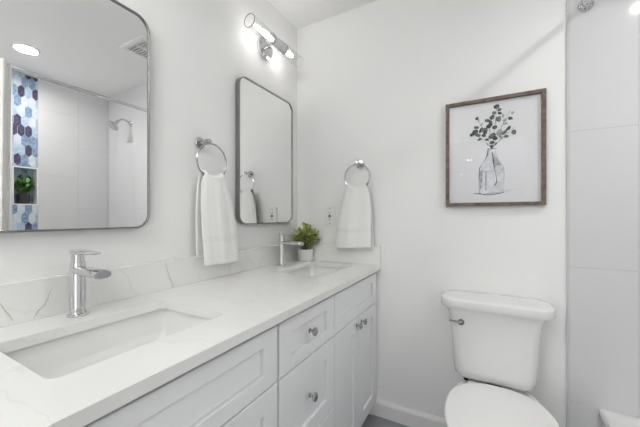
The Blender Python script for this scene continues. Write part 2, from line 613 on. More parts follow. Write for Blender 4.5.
# ------------------------------------------------------------------ quartz countertop with two cut-outs
S1C, S2C = -1.257, -0.265
SXC, SHX, SHY, SR = 0.296, 0.147, 0.200, 0.022
CX0, CX1, CY0, CY1 = 0.001, 0.580, -1.537, -0.001
def ribbon(bb, pts, nrm, widths, mi, lift=0.0003):
    """a thin vein inlaid in a slab: pts lie on its surface, nrm is the surface normal"""
    n = Vector(nrm)
    pts = [Vector(p) + n * lift for p in pts]
    for i in range(len(pts) - 1):
        d = (pts[i + 1] - pts[i]).normalized()
        s = n.cross(d)
        bb.poly([pts[i] - s * widths[i], pts[i + 1] - s * widths[i + 1], pts[i + 1] + s * widths[i + 1], pts[i] + s * widths[i]], mi)
def jitter(p0, p1, n, amp, rnd, ax):
    out = []
    for i in range(n + 1):
        t = i / n
        q = Vector(p0).lerp(Vector(p1), t)
        if 0 < i < n:
            for a in ax:
                q[a] += rnd.uniform(-amp, amp)
        out.append(q)
    return out
b = B()
t = bmesh.new()
def add_loop(pts):
    vs = [t.verts.new(p) for p in pts]
    return [t.edges.new((vs[i], vs[(i + 1) % len(vs)])) for i in range(len(vs))]
edges = []
edges += add_loop(rrect((CX0 + CX1) / 2, (CY0 + CY1) / 2, (CX1 - CX0) / 2, (CY1 - CY0) / 2, 0.003, TOPZ, 2))
for c in (S1C, S2C):
    edges += add_loop(rrect(SXC, c, SHX, SHY, SR, TOPZ, 6))
res = bmesh.ops.triangle_fill(t, use_beauty=True, use_dissolve=False, edges=edges)
faces = [f for f in t.faces]
# drop faces that fill the cut-outs
kill = []
for f in faces:
    c = f.calc_center_median()
    for sc in (S1C, S2C):
        if abs(c.x - SXC) < SHX - 0.002 and abs(c.y - sc) < SHY - 0.002:
            inside = all((Vector((v.co.x, v.co.y, 0)) - Vector((SXC, sc, 0))).length < 0.26 and abs(v.co.x - SXC) < SHX + 1e-4 and abs(v.co.y - sc) < SHY + 1e-4 for v in f.verts)
            if inside:
                kill.append(f)
bmesh.ops.delete(t, geom=kill, context='FACES_ONLY')
ext = bmesh.ops.extrude_face_region(t, geom=list(t.faces))
for v in [g for g in ext['geom'] if isinstance(g, bmesh.types.BMVert)]:
    v.co.z = BOTZ
b.merge(t, 0)
rv = random.Random(3)
for p0, p1, w in (((0.40, -0.93, TOPZ), (0.46, -0.55, TOPZ), 0.0024), ((0.06, -0.72, TOPZ), (0.50, -0.62, TOPZ), 0.002), ((0.44, -0.985, TOPZ), (0.30, -0.80, TOPZ), 0.002)):
    pts = jitter(p0, p1, 14, 0.006, rv, (0, 1))
    ribbon(b, pts, (0, 0, 1), [w * rv.uniform(0.4, 1.2) for _ in pts], 1)
# vein running over the front edge
pts = [(0.580, -0.783, TOPZ - 0.001), (0.580, -0.785, 0.863), (0.580, -0.783, BOTZ + 0.001)]
ribbon(b, pts, (1, 0, 0), [0.0015, 0.0012, 0.0015], 1)
tag(obj('countertop', b, [M['quartz'], M['vein']], loc=(0.29, -0.77, BOTZ), smooth=False), 'white quartz countertop with faint grey veins and two sink cut-outs', 'countertop')

# backsplashes
b = B(); b.box(0.0005, 0.02, CY0, -0.001, TOPZ + 0.0003, 0.985, 0.0012)
rv = random.Random(5)
for pts, w in (([(0.02, -0.959, 0.983), (0.02, -0.955, 0.955), (0.02, -0.950, 0.938), (0.02, -0.942, 0.915), (0.02, -0.932, 0.892), (0.02, -0.929, 0.878)], 0.0016),
               ([(0.02, -1.305, 0.955), (0.02, -1.311, 0.944), (0.02, -1.315, 0.928), (0.02, -1.324, 0.908), (0.02, -1.336, 0.898), (0.02, -1.345, 0.880)], 0.0014),
               ([(0.02, -1.420, 0.955), (0.02, -1.410, 0.938), (0.02, -1.399, 0.912), (0.02, -1.392, 0.900), (0.02, -1.386, 0.885)], 0.0016),
               ([(0.02, -1.13, 0.982), (0.02, -1.10, 0.95), (0.02, -1.085, 0.90), (0.02, -1.07, 0.878)], 0.0006),
               ([(0.02, -0.52, 0.982), (0.02, -0.50, 0.94), (0.02, -0.47, 0.90), (0.02, -0.46, 0.878)], 0.0007)):
    ribbon(b, pts, (1, 0, 0), [w * rv.uniform(0.5, 1.3) for _ in pts], 1)
tag(obj('backsplash', b, [M['quartz'], M['vein']], loc=(0.01, -0.77, TOPZ), smooth=False), 'long veined quartz backsplash below the two mirrors', 'backsplash')
b = B(); b.box(0.0205, 0.584, -0.021, -0.0015, TOPZ + 0.0003, 0.985, 0.0015)
tag(obj('backsplash', b, M['quartz'], loc=(0.3, -0.01, TOPZ), smooth=False), 'short quartz side splash on the back wall behind the potted plant', 'backsplash')

# ------------------------------------------------------------------ undermount sinks
def make_sink(yc, label):
    s = thing('undermount_sink', label, 'sink', (SXC, yc, 0.70), 'white undermount sinks in the countertop')
    bb = B()
    loops = []
    zt = BOTZ - 0.0008
    loops.append(rrect(SXC, yc, SHX + 0.022, SHY + 0.022, SR + 0.02, zt - 0.012))
    loops.append(rrect(SXC, yc, SHX + 0.022, SHY + 0.022, SR + 0.02, zt))
    loops.append(rrect(SXC, yc, SHX + 0.012, SHY + 0.012, SR, zt))
    loops.append(rrect(SXC, yc, SHX + 0.009, SHY + 0.009, SR, zt - 0.008))
    loops.append(rrect(SXC, yc, SHX + 0.000, SHY + 0.000, SR, zt - 0.07))
    loops.append(rrect(SXC, yc, SHX - 0.016, SHY - 0.016, SR, zt - 0.105))
    loops.append(rrect(SXC, yc, SHX - 0.035, SHY - 0.035, SR, zt - 0.122))
    loops.append(rrect(SXC, yc, 0.06, 0.06, 0.05, zt - 0.129))
    loops.append(rrect(SXC, yc, 0.024, 0.024, 0.0239, zt - 0.131))
    out = [rrect(SXC, yc, 0.024, 0.024, 0.0239, zt - 0.140), rrect(SXC, yc, SHX - 0.02, SHY - 0.02, SR, zt - 0.132),
           rrect(SXC, yc, SHX + 0.008, SHY + 0.008, SR, zt - 0.08), rrect(SXC, yc, SHX + 0.018, SHY + 0.018, SR + 0.01, zt - 0.012)]
    bb.loft(loops + out, ring=True)
    obj('basin', bb, M['ceramic'], s, angle=50)
    bb = B()
    bb.lathe([(0.0225, -0.012), (0.0225, 0.0025), (0.019, 0.004), (0.017, 0.003), (0.017, 0.0055), (0.012, 0.008), (0.0, 0.009)], (SXC, yc, zt - 0.1315))
    obj('drain', bb, M['chrome'], s)
    return s
make_sink(S1C, 'near white rectangular undermount sink, in front of the nearest faucet')
make_sink(S2C, 'far white rectangular undermount sink, set beside the small potted plant')

# ------------------------------------------------------------------ faucets
def make_faucet(yc, label):
    f = thing('faucet', label, 'faucet', (0.078, yc, TOPZ), 'chrome single handle faucets')
    xc = 0.078
    bb = B()
    bb.lathe([(0.0252, 0.0004), (0.0252, 0.004), (0.0235, 0.006), (0.0200, 0.0075), (0.0188, 0.014), (0.0188, 0.150), (0.0178, 0.154), (0.0, 0.154)], (xc, yc, TOPZ), seg=36)
    obj('body', bb, M['chrome'], f)
    bb = B()
    # oval spout reaching over the sink
    loops = []
    for xx, hw, hh, dz in ((xc + 0.005, 0.019, 0.0105, 0.131), (xc + 0.05, 0.0205, 0.0115, 0.131), (xc + 0.10, 0.0215, 0.0118, 0.130), (xc + 0.134, 0.0215, 0.0115, 0.129), (xc + 0.1375, 0.020, 0.010, 0.129)):
        loops.append([Vector((xx, yc + hw * math.copysign(abs(math.cos(2 * PI * k / 28)) ** 0.8, math.cos(2 * PI * k / 28)), TOPZ + dz + hh * math.copysign(abs(math.sin(2 * PI * k / 28)) ** 0.8, math.sin(2 * PI * k / 28)))) for k in range(28)])
    bb.loft(loops)
    obj('spout', bb, M['chrome'], f)
    bb = B()
    bb.lathe([(0.0155, 0.153), (0.0155, 0.178), (0.0, 0.178)], (xc, yc, TOPZ), seg=32)
    sp = obj('handle', bb, M['chrome'], f)
    bb = B()
    loops = []
    for z, th in ((0.176, 0), (0.1775, 1), (0.187, 1), (0.1885, 0)):
        ins = 0.0 if th else 0.0015
        pts = []
        for k in range(13):
            a = PI / 2 + PI * k / 12
            pts.append(Vector((xc + (0.0188 - ins) * math.cos(a), yc + (0.0188 - ins) * math.sin(a), TOPZ + z)))
        pts.append(Vector((xc + 0.09, yc - 0.0125 + ins, TOPZ + z + 0.004)))
        pts.append(Vector((xc + 0.108 - ins, yc - 0.010 + ins, TOPZ + z + 0.005)))
        pts.append(Vector((xc + 0.112 - ins, yc, TOPZ + z + 0.0052)))
        pts.append(Vector((xc + 0.108 - ins, yc + 0.010 - ins, TOPZ + z + 0.005)))
        pts.append(Vector((xc + 0.09, yc + 0.0125 - ins, TOPZ + z + 0.004)))
        loops.append(pts)
    for lp in loops[2:]:
        for p in lp[13:]:
            p.z -= 0.006
    bb.loft(loops)
    obj('lever', bb, M['chrome'], sp)
    return f
make_faucet(-1.268, 'nearest chrome single handle faucet, below the big left mirror')
make_faucet(-0.280, 'far chrome faucet beside the white potted plant in the back corner')

# ------------------------------------------------------------------ mirrors
def make_mirror(y0, y1, label):
    yc, hy = (y0 + y1) / 2, (y1 - y0) / 2
    z0, z1 = 1.117, 1.878
    zc, hz = (z0 + z1) / 2, (z1 - z0) / 2
    mroot = thing('wall_mirror', label, 'mirror', (0, yc, z0), 'rounded vanity mirrors')
    R = 0.052
    wl = 0.0055
    N = 10
    bb = B()
    L = lambda ins, x_: rrect(yc, zc, hy - ins, hz - ins, R - ins, x_, N, 'yz')
    bb.loft([L(0, 0.001), L(0, 0.0285), L(0.001, 0.0295), L(wl - 0.001, 0.0295), L(wl, 0.0285), L(wl, 0.001)], ring=True)
    obj('frame', bb, M['nickel'], mroot, angle=40)
    bb = B()
    bb.loft([L(wl, 0.003), L(wl, 0.0235)])
    obj('glass', bb, M['mirror'], mroot, smooth=False)
    return mroot
make_mirror(-1.508, -1.026, 'nearest large rounded mirror at the left edge, reflecting the shower')
make_mirror(-0.571, -0.092, 'rounded mirror beside the back corner under the lit sconce')

# ------------------------------------------------------------------ wall sconce
def make_sconce(yc, label):
    zc, xc = 2.117, 0.098
    s = thing('wall_sconce', label, 'wall lamp', (0, yc, zc), 'two light tube sconces')
    bb = B()
    bb.lathe([(0.060, 0.0005), (0.060, 0.016), (0.057, 0.020), (0.0, 0.0205)], (0, yc, zc), (1, 0, 0), 40)
    obj('backplate', bb, M['chrome'], s)
    bb = B(); bb.tube([(0.019, yc, zc), (xc - 0.02, yc, zc)], 0.008, 14)
    obj('arm', bb, M['chrome'], s)
    bb = B()
    bb.lathe([(0.024, -0.066), (0.0300, -0.064), (0.0300, -0.006), (0.0290, -0.004), (0.0290, 0.004), (0.0300, 0.006), (0.0300, 0.064), (0.024, 0.066)], (xc, yc, zc), (0, 1, 0), 32)
    obj('socket', bb, M['chrome'], s)
    for sg in (-1, 1):
        bb = B()
        ro, ri = 0.0335, 0.0315
        prof = [(ro, 0.045), (ro, 0.228), (ri, 0.228), (ri, 0.045)]
        ax = (0, sg, 0)
        q = Vector((0, 0, 1)).rotation_difference(Vector(ax))
        loops = [[Vector((xc, yc, zc)) + q @ Vector((r * math.cos(2 * PI * k / 40), r * math.sin(2 * PI * k / 40), h)) for k in range(40)] for r, h in prof]
        bb.loft(loops, ring=True)
        g = obj('glass_shade', bb, M['glass'], s)
        bb = B()
        bb.tube([(xc + 0.0325 * math.cos(2 * PI * k / 40), yc + sg * 0.228, zc + 0.0325 * math.sin(2 * PI * k / 40)) for k in range(40)], 0.0018, 8, ring=True)
        obj('rim', bb, M['nickel'] if sg < 0 else M['glass'], g)
        bb = B()
        bb.lathe([(0.010, 0.066), (0.0105, 0.072), (0.0125, 0.084), (0.0135, 0.102), (0.0125, 0.122), (0.009, 0.138), (0.005, 0.147), (0.0, 0.150)], (xc, yc, zc), ax, 20)
        obj('bulb', bb, M['bulb'], s)
    return s
make_sconce(-0.347, 'chrome two bulb wall sconce with clear glass tubes above the corner mirror')
make_sconce(-1.267, 'chrome two bulb wall sconce added above the nearest mirror, out of view')  # unseen twin of the corner sconce, added to help light the room

# ------------------------------------------------------------------ towel rings and towels
def make_ring(label, cat_loc, rotz, R, drop):
    loc = cat_loc
    t_ = thing('towel_ring', label, 'towel ring', loc, 'chrome towel rings')
    L = Vector(loc)
    bb = B(); bb.lathe([(0.0255, 0.0005), (0.0255, 0.005), (0.022, 0.009), (0.0, 0.0095)], L, (1, 0, 0), 28)
    obj('flange', bb, M['ringmetal'], t_)
    bb = B(); bb.lathe([(0.010, 0.008), (0.010, 0.044), (0.0125, 0.047), (0.0125, 0.062), (0.011, 0.066), (0.0, 0.067)], L, (1, 0, 0), 20)
    obj('post', bb, M['ringmetal'], t_)
    bb = B()
    bb.tube([L + Vector((0.054, drop + R * math.sin(2 * PI * k / 56), -R + R * math.cos(2 * PI * k / 56) - 0.004)) for k in range(56)], 0.0042, 10, ring=True)
    obj('ring', bb, M['ringmetal'], t_)
    t_.rotation_euler = (0, 0, rotz)
    return t_
R1, R2 = 0.080, 0.078
ring1_loc = (0.0, -0.787, 1.482)
ring2_loc = (0.455, 0.0, 1.470)
make_ring('chrome towel ring between the two mirrors', ring1_loc, 0, R1, 0.024)
make_ring('chrome towel ring on the back wall right of the outlet', ring2_loc, -PI / 2, R2, 0.0)

def make_towel(name, label, loc, rotz, R, n0, drop, zring, front_len, back_len, wt, wb_f, wb_b, sh_f, sh_b, seed, tilt=0.0):
    """local frame: x away from the wall, y along it; hung over the lower arc of the ring"""
    rd = random.Random(seed)
    NW = 34
    ph = [rd.uniform(0, 6.28) for _ in range(6)]
    path = []
    na = 10
    gap = 0.018
    segs = []
    NB, NF = 24, 30
    for i in range(NB):                       # back panel, bottom to top
        segs.append(('b', 1 - i / NB))
    for i in range(na + 1):
        segs.append(('a', i / na))
    for i in range(1, NF + 1):
        segs.append(('f', i / NF))
    bm = bmesh.new()
    rows = []
    for kind, u in segs:
        row_ = []
        for j in range(NW + 1):
            s = -1 + 2 * j / NW
            # top line follows the ring
            ytop = s * wt
            arc = math.sqrt(max(R * R - min(abs(ytop), R * 0.95) ** 2, 0))
            ztop = zring + (R - arc) + 0.0045
            if kind == 'a':
                a = PI * (1 - u)
                xx = n0 + gap * math.cos(a) * (1.0)
                zz = ztop + 0.012 * math.sin(a)
                yy = drop + ytop
                amp = 0.35
                lenu = 0.0
                w_ = wt
                xo = 0
            else:
                ln = front_len if kind == 'f' else back_len
                wb_ = wb_f if kind == 'f' else wb_b
                sh = sh_f if kind == 'f' else sh_b
                e = 1 - math.exp(-u * 5.0)
                e /= (1 - math.exp(-5.0))
                w_ = wt + (wb_ - wt) * (0.75 * e + 0.25 * u)
                yy = drop + s * w_ + sh * u
                zz = ztop * (1 - u) + (zring - ln + (tilt * s if kind == 'f' else -tilt * s)) * u
                xx = n0 + (gap if kind == 'f' else -gap)
                amp = 0.35 + 0.65 * min(1, u * 2.2) * (1 - 0.35 * u)
                sgn = 1 if kind == 'f' else -0.4
                xx += sgn * 0.006 * math.sin(u * PI * 0.8)
            f = (0.0045 * math.sin(s * 4.2 + ph[0]) + 0.0016 * math.sin(s * 8.5 + ph[1] + u * 1.2) + 0.0006 * math.sin(s * 17 + ph[2])) * amp
            if kind == 'b':
                f *= 0.5
            xx += f
            xx = max(xx, 0.0285 if kind != 'b' else 0.0285)
            # edges roll back slightly
            if kind == 'f':
                xx -= 0.010 * abs(s) ** 6
            row_.append(bm.verts.new((xx, yy, zz)))
        rows.append((kind, u, row_))
    for i in range(len(rows) - 1):
        k0, u0, r0 = rows[i]
        k1, u1, r1 = rows[i + 1]
        for j in range(NW):
            f = bm.faces.new((r0[j], r0[j + 1], r1[j + 1], r1[j]))
            f.smooth = True
            uu = (u0 + u1) / 2
            if k1 == 'f' and k0 == 'f' and 0.68 < uu < 0.73:
                f.material_index = 1
    bmesh.ops.recalc_face_normals(bm, faces=bm.faces)
    me = bpy.data.meshes.new(name)
    bm.to_mesh(me); bm.free()
    me.materials.append(M['towel']); me.materials.append(M['towel_band'])
    o = bpy.data.objects.new(name, me)
    o.location = loc
    o.rotation_euler = (0, 0, rotz)
    COL.objects.link(o)
    md = o.modifiers.new('thick', 'SOLIDIFY'); md.thickness = 0.011; md.offset = 0
    md2 = o.modifiers.new('soft', 'SUBSURF'); md2.levels = 1; md2.render_levels = 1
    return tag(o, label, 'towel', 'white hand towels')
zr1 = 1.482 - 2 * R1 - 0.004
make_towel('hand_towel', 'white terry hand towel hanging between the two mirrors', (0, -0.787, 0), 0, R1, 0.054, 0.024, zr1, 0.372, 0.335, 0.052, 0.103, 0.080, 0.052, 0.014, 4)
zr2 = 1.470 - 2 * R2 - 0.004
make_towel('hand_towel', 'white terry hand towel hanging on the back wall right of the outlet', (0.455, 0, 0), -PI / 2, R2, 0.054, 0.0, zr2, 0.338, 0.348, 0.060, 0.110, 0.085, -0.022, 0.012, 9, 0.008)

# ------------------------------------------------------------------ outlet
out_ = thing('wall_outlet', 'white rectangular electrical outlet on the back wall left of the towel', 'outlet', (0.252, 0, 1.16))
b = B()
ox, oz = 0.252, 1.16
b.loft([rrect(ox, oz, 0.040, 0.063, 0.004, -0.0005, 3, 'xz'), rrect(ox, oz, 0.040, 0.063, 0.004, -0.004, 3, 'xz'), rrect(ox, oz, 0.0375, 0.0605, 0.003, -0.0065, 3, 'xz')])
obj('cover_plate', b, M['plastic'], out_, smooth=False)
b = B(); b.box(ox - 0.0165, ox + 0.0165, -0.0085, -0.006, oz - 0.0335, oz + 0.0335, 0.001)
rc = obj('receptacle', b, M['plastic'], out_, smooth=False)
for dz in (0.021, -0.021):
    b = B()
    b.box(ox - 0.0075, ox - 0.0055, -0.0089, -0.0080, oz + dz - 0.001, oz + dz + 0.0075)
    b.box(ox + 0.0055, ox + 0.0075, -0.0089, -0.0080, oz + dz, oz + dz + 0.0065)
    b.lathe([(0.0026, 0), (0.0026, 0.0009)], (ox, -0.0080, oz + dz - 0.006), (0, -1, 0), 12)
    obj('slots', b, M['dark'], rc, smooth=False)
b = B(); b.box(ox - 0.008, ox + 0.008, -0.0105, -0.0083, oz + 0.0005, oz + 0.0075, 0.0006)
obj('test_button', b, M['dark'], rc, smooth=False)
b = B(); b.box(ox - 0.008, ox + 0.008, -0.0105, -0.0083, oz - 0.0075, oz - 0.0005, 0.0006)
obj('reset_button', b, M['dark'], rc, smooth=False)
for dz in (0.048, -0.048):
    b = B(); b.lathe([(0.0032, 0), (0.0030, 0.0008), (0.0, 0.001)], (ox, -0.0063, oz + dz), (0, -1, 0), 12)
    obj('screw', b, M['nickel'], out_)

# ------------------------------------------------------------------ plants
def leaf(bb, base, dirv, length, width, fold, mi=0, up=Vector((0, 0, 1))):
    d = Vector(dirv).normalized()
    s = d.cross(up)
    if s.length < 1e-3:
        s = Vector((1, 0, 0))
    s.normalize()
    n = s.cross(d).normalized()
    base = Vector(base)
    prof = ((0.0, 0.12), (0.25, 0.75), (0.5, 1.0), (0.75, 0.78), (1.0, 0.06))
    L_, C_, R_ = [], [], []
    for t_, w in prof:
        c = base + d * length * t_ + n * (-0.18 * length * t_ * t_)
        e = n * (fold * width * w)
        L_.append(bb.bm.verts.new(c - s * width * w + e))
        C_.append(bb.bm.verts.new(c))
        R_.append(bb.bm.verts.new(c + s * width * w + e))
    for i in range(4):
        for A, D in ((L_, C_), (C_, R_)):
            f = bb.bm.faces.new((A[i], D[i], D[i + 1], A[i + 1]))
            f.material_index = mi
def make_plant(name, label, loc, r_pot, h_pot, spread, height, nst, leafl, leafw, mpot, mleaf, seed, yclamp=None, xclamp=None, per=(7, 10)):
    rd = random.Random(seed)
    root = thing(name, label, 'plant', loc)
    L = Vector(loc)
    bb = B()
    bb.lathe([(r_pot * 0.80, 0.0005), (r_pot * 0.90, 0.003), (r_pot * 0.97, h_pot * 0.14), (r_pot, h_pot * 0.4), (r_pot, h_pot - 0.001), (r_pot - 0.001, h_pot), (r_pot - 0.004, h_pot), (r_pot - 0.005, h_pot - 0.012), (0.0, h_pot - 0.012)], L, seg=32)
    obj('pot', bb, mpot, root)
    bb = B(); bb.lathe([(r_pot - 0.006, h_pot - 0.0115), (r_pot - 0.008, h_pot - 0.006), (0.0, h_pot - 0.004)], L, seg=24)
    obj('soil', bb, M['soil'], root)
    bs, bl = B(), B()
    for i in range(nst):
        a = 2.39996 * i + rd.uniform(-0.3, 0.3)
        k = math.sqrt((i + 0.5) / nst)
        top = L + Vector((spread * k * math.cos(a), spread * k * math.sin(a), h_pot + height * (1.02 - 0.62 * k * k) * rd.uniform(0.85, 1.08)))
        base = L + Vector((r_pot * 0.55 * k * math.cos(a), r_pot * 0.55 * k * math.sin(a), h_pot - 0.010))
        def cl(p):
            if xclamp: p.x = min(max(p.x, xclamp[0]), xclamp[1])
            if yclamp: p.y = min(max(p.y, yclamp[0]), yclamp[1])
            return p
        top = cl(top)
        midp = base.lerp(top, 0.55) + Vector((0, 0, height * 0.14))
        pts = [base.lerp(midp, t_).lerp(midp.lerp(top, t_), t_) for t_ in (0, 0.25, 0.5, 0.75, 1.0)]
        bs.tube(pts, [0.0016, 0.0015, 0.0013, 0.0011, 0.0008], 5)
        nl = rd.randint(*per)
        for q in range(nl):
            t_ = 0.35 + 0.65 * q / (nl - 1)
            p = base.lerp(midp, t_).lerp(midp.lerp(top, t_), t_)
            aa = q * 2.4 + rd.uniform(-0.4, 0.4)
            dv = Vector((math.cos(aa), math.sin(aa), rd.uniform(0.1, 0.9)))
            if q == nl - 1:
                dv = (top - midp).normalized() + Vector((0, 0, 0.4))
            ll = leafl * rd.uniform(0.75, 1.15)
            tipc = p + dv.normalized() * ll
            if xclamp and not (xclamp[0] - 0.003 < tipc.x < xclamp[1] + 0.02):
                dv.x = -dv.x * 0.5
            if yclamp and not (yclamp[0] - 0.03 < tipc.y < yclamp[1] + 0.004):
                dv.y = -abs(dv.y) * 0.6
            leaf(bl, p, dv, ll, leafw * rd.uniform(0.8, 1.15), 0.35)
    obj('stems', bs, M['stem'], root)
    obj('foliage', bl, mleaf, root, angle=80)
    return root
make_plant('potted_plant', 'small bushy yellow-green plant in a white pot beside the far faucet', (0.116, -0.079, TOPZ + 0.0002), 0.0465, 0.076, 0.100, 0.135, 30, 0.034, 0.0125, M['pot'], M['leaf'], 21, (-0.22, -0.032), (0.030, 0.190))
make_plant('potted_plant', 'green plant in a dark pot inside the shower niche, seen in the big mirror', (2.467, -0.655, NZ0 + 0.0102), 0.042, 0.085, 0.078, 0.125, 22, 0.042, 0.0135, M['darkpot'], M['leaf2'], 33, (-0.72, -0.59), (2.41, 2.50))

# ------------------------------------------------------------------ framed picture
PX0, PX1, PZ0, PZ1 = 0.932, 1.350, 1.2095, 1.7345
pc = thing('framed_picture', 'square botanical print in a weathered wood frame above the toilet', 'picture', ((PX0 + PX1) / 2, 0, PZ0))
fw = 0.0165
b = B()
def prect(ins, y):
    return [Vector((PX0 + ins, y, PZ0 + ins)), Vector((PX1 - ins, y, PZ0 + ins)), Vector((PX1 - ins, y, PZ1 - ins)), Vector((PX0 + ins, y, PZ1 - ins))]
b.loft([prect(0, -0.001), prect(0, -0.0285), prect(0.0012, -0.0295), prect(fw - 0.001, -0.0295), prect(fw, -0.0285), prect(fw, -0.001)], ring=True)
obj('frame', b, M['frame'], pc, smooth=False)
b = B()
AY = -0.0125
b.box(PX0 + fw, PX1 - fw, AY, -0.002, PZ0 + fw, PZ1 - fw, mi=0)
rp = random.Random(12)
layer = [0]
def flat(pts, mi):
    layer[0] += 1
    y = AY - 0.00025 - 0.00001 * layer[0]
    f = b.poly([(x_, y, z_) for x_, z_ in pts], mi)
    return f
def stroke(pts, w, mi):
    for i in range(len(pts) - 1):
        p, q = Vector(pts[i]), Vector(pts[i + 1])
        d = (q - p)
        if d.length < 1e-6:
            continue
        n = Vector((-d.y, d.x)).normalized()
        w0, w1 = w * (0.6 + 0.4 * math.sin(i * 1.7)), w * (0.6 + 0.4 * math.sin((i + 1) * 1.7))
        flat([tuple(p - n * w0), tuple(q - n * w1), tuple(q + n * w1), tuple(p + n * w0)], mi)
def blot(cx, cz, a, bq, ang, mi, n=12, wob=0.12):
    pts = []
    for k in range(n):
        t_ = 2 * PI * k / n
        r = 1 + rp.uniform(-wob, wob)
        u, v = a * r * math.cos(t_), bq * r * math.sin(t_)
        pts.append((cx + u * math.cos(ang) - v * math.sin(ang), cz + u * math.sin(ang) + v * math.cos(ang)))
    flat(pts, mi)
# ground shade of the bottle, bottle wash, bottle lines
flat([(1.055, 1.270), (1.10, 1.266), (1.16, 1.268), (1.20, 1.274), (1.245, 1.284), (1.285, 1.283), (1.245, 1.290), (1.20, 1.288), (1.16, 1.282), (1.10, 1.276)], 2)
flat([(1.10, 1.262), (1.15, 1.262), (1.185, 1.27), (1.16, 1.274), (1.11, 1.272)], 3)
body_l = [(1.124, 1.488), (1.121, 1.462), (1.110, 1.436), (1.095, 1.414), (1.086, 1.396), (1.084, 1.36), (1.084, 1.31), (1.084, 1.280), (1.090, 1.270)]
body_r = [(1.154, 1.486), (1.156, 1.462), (1.166, 1.436), (1.180, 1.412), (1.188, 1.394), (1.190, 1.36), (1.189, 1.31), (1.187, 1.285), (1.180, 1.276)]
flat(body_l[::-1] + body_r, 2)
flat([(1.139, 1.470), (1.150, 1.455), (1.172, 1.418), (1.176, 1.404), (1.160, 1.404), (1.148, 1.392), (1.142, 1.42)], 3)
flat([(1.088, 1.385), (1.100, 1.388), (1.098, 1.33), (1.092, 1.29), (1.087, 1.30)], 3)
flat([(1.110, 1.380), (1.117, 1.380), (1.116, 1.29), (1.109, 1.285)], 3)
flat([(1.118, 1.484), (1.126, 1.484), (1.123, 1.455), (1.113, 1.44)], 3)
stroke([(1.140, 1.470), (1.145, 1.43), (1.150, 1.39), (1.158, 1.35), (1.160, 1.325), (1.150, 1.308)], 0.0028, 4)
stroke(body_l, 0.0022, 4)
stroke(body_r, 0.0010, 3)
stroke([(1.084, 1.383), (1.11, 1.379), (1.14, 1.380), (1.165, 1.381), (1.188, 1.385)], 0.0016, 3)
stroke([(1.118, 1.490), (1.138, 1.4865), (1.160, 1.490)], 0.002, 4)
stroke([(1.060, 1.272), (1.085, 1.270), (1.12, 1.263), (1.16, 1.266), (1.19, 1.275)], 0.0022, 4)
# stems and leaves of the eucalyptus
tips = [((1.138, 1.487), (1.155, 1.60), (1.158, 1.690)), ((1.138, 1.487), (1.10, 1.55), (1.048, 1.572)), ((1.138, 1.487), (1.19, 1.55), (1.232, 1.578)),
        ((1.138, 1.487), (1.11, 1.57), (1.078, 1.640)), ((1.138, 1.487), (1.18, 1.60), (1.215, 1.660)), ((1.138, 1.487), (1.13, 1.58), (1.125, 1.63)), ((1.138, 1.487), (1.17, 1.53), (1.205, 1.545))]
for a_, c_, e_ in tips:
    pts = []
    for k in range(9):
        t_ = k / 8
        p = Vector(a_).lerp(Vector(c_), t_).lerp(Vector(c_).lerp(Vector(e_), t_), t_)
        pts.append(tuple(p))
    stroke(pts, 0.0011, 5)
leafspec = [(1.158, 1.690, .013, .011, 0, 5), (1.170, 1.672, .010, .008, .5, 6), (1.148, 1.660, .010, .009, 1, 6), (1.172, 1.655, .011, .006, -.4, 5),
            (1.140, 1.640, .013, .011, .9, 5), (1.166, 1.628, .012, .015, 0, 6), (1.118, 1.628, .010, .009, .3, 6), (1.132, 1.618, .012, .008, 2, 5), (1.128, 1.600, .016, .010, .6, 5),
            (1.150, 1.590, .012, .009, .2, 5), (1.192, 1.618, .010, .007, .3, 7), (1.215, 1.624, .011, .008, -.4, 5), (1.224, 1.648, .008, .006, 1.1, 7), (1.195, 1.602, .009, .006, .2, 7),
            (1.075, 1.644, .009, .008, 1, 5), (1.082, 1.632, .008, .003, 1, 7), (1.072, 1.600, .012, .008, -.2, 6), (1.066, 1.578, .015, .012, .7, 5), (1.053, 1.566, .012, .008, .2, 5), (1.078, 1.562, .014, .009, -.3, 6), (1.092, 1.584, .016, .007, 1.1, 5),
            (1.108, 1.582, .015, .013, .2, 6), (1.110, 1.570, .013, .008, 1.0, 5), (1.104, 1.556, .010, .007, -.4, 5), (1.086, 1.540, .011, .005, .5, 5), (1.118, 1.534, .009, .006, 0, 5),
            (1.140, 1.550, .018, .012, .6, 6), (1.152, 1.538, .013, .010, -.5, 5), (1.170, 1.562, .017, .013, 1.2, 7), (1.190, 1.560, .017, .008, .8, 6), (1.207, 1.578, .013, .006, .8, 5),
            (1.228, 1.556, .011, .012, 0, 6), (1.198, 1.540, .011, .007, 0, 6), (1.140, 1.518, .010, .008, .2, 5), (1.138, 1.500, .008, .005, 0, 5), (1.156, 1.510, .009, .005, .8, 6), (1.175, 1.540, .010, .007, 2, 7),
            (1.120, 1.512, .009, .004, 2.2, 7), (1.095, 1.612, .010, .004, .9, 7), (1.185, 1.640, .008, .005, 1.4, 7)]
for cx, cz, a_, c_, an, mi in leafspec:
    blot(cx, cz, a_ * 0.97, c_ * 0.97, an, mi)
    if mi == 5 and rp.random() < 0.7:
        blot(cx + 0.004, cz - 0.003, a_ * 0.5, c_ * 0.5, an + 0.3, 6)
obj('print', b, [M['paper'], M['wash'], M['wash'], M['wash2'], M['ink'], M['leafink1'], M['leafink2'], M['leafink3']], pc, smooth=False)
b = B(); b.box(PX0 + fw, PX1 - fw, -0.0225, -0.0205, PZ0 + fw, PZ1 - fw)
obj('glass_pane', b, M['pane'], pc, smooth=False)

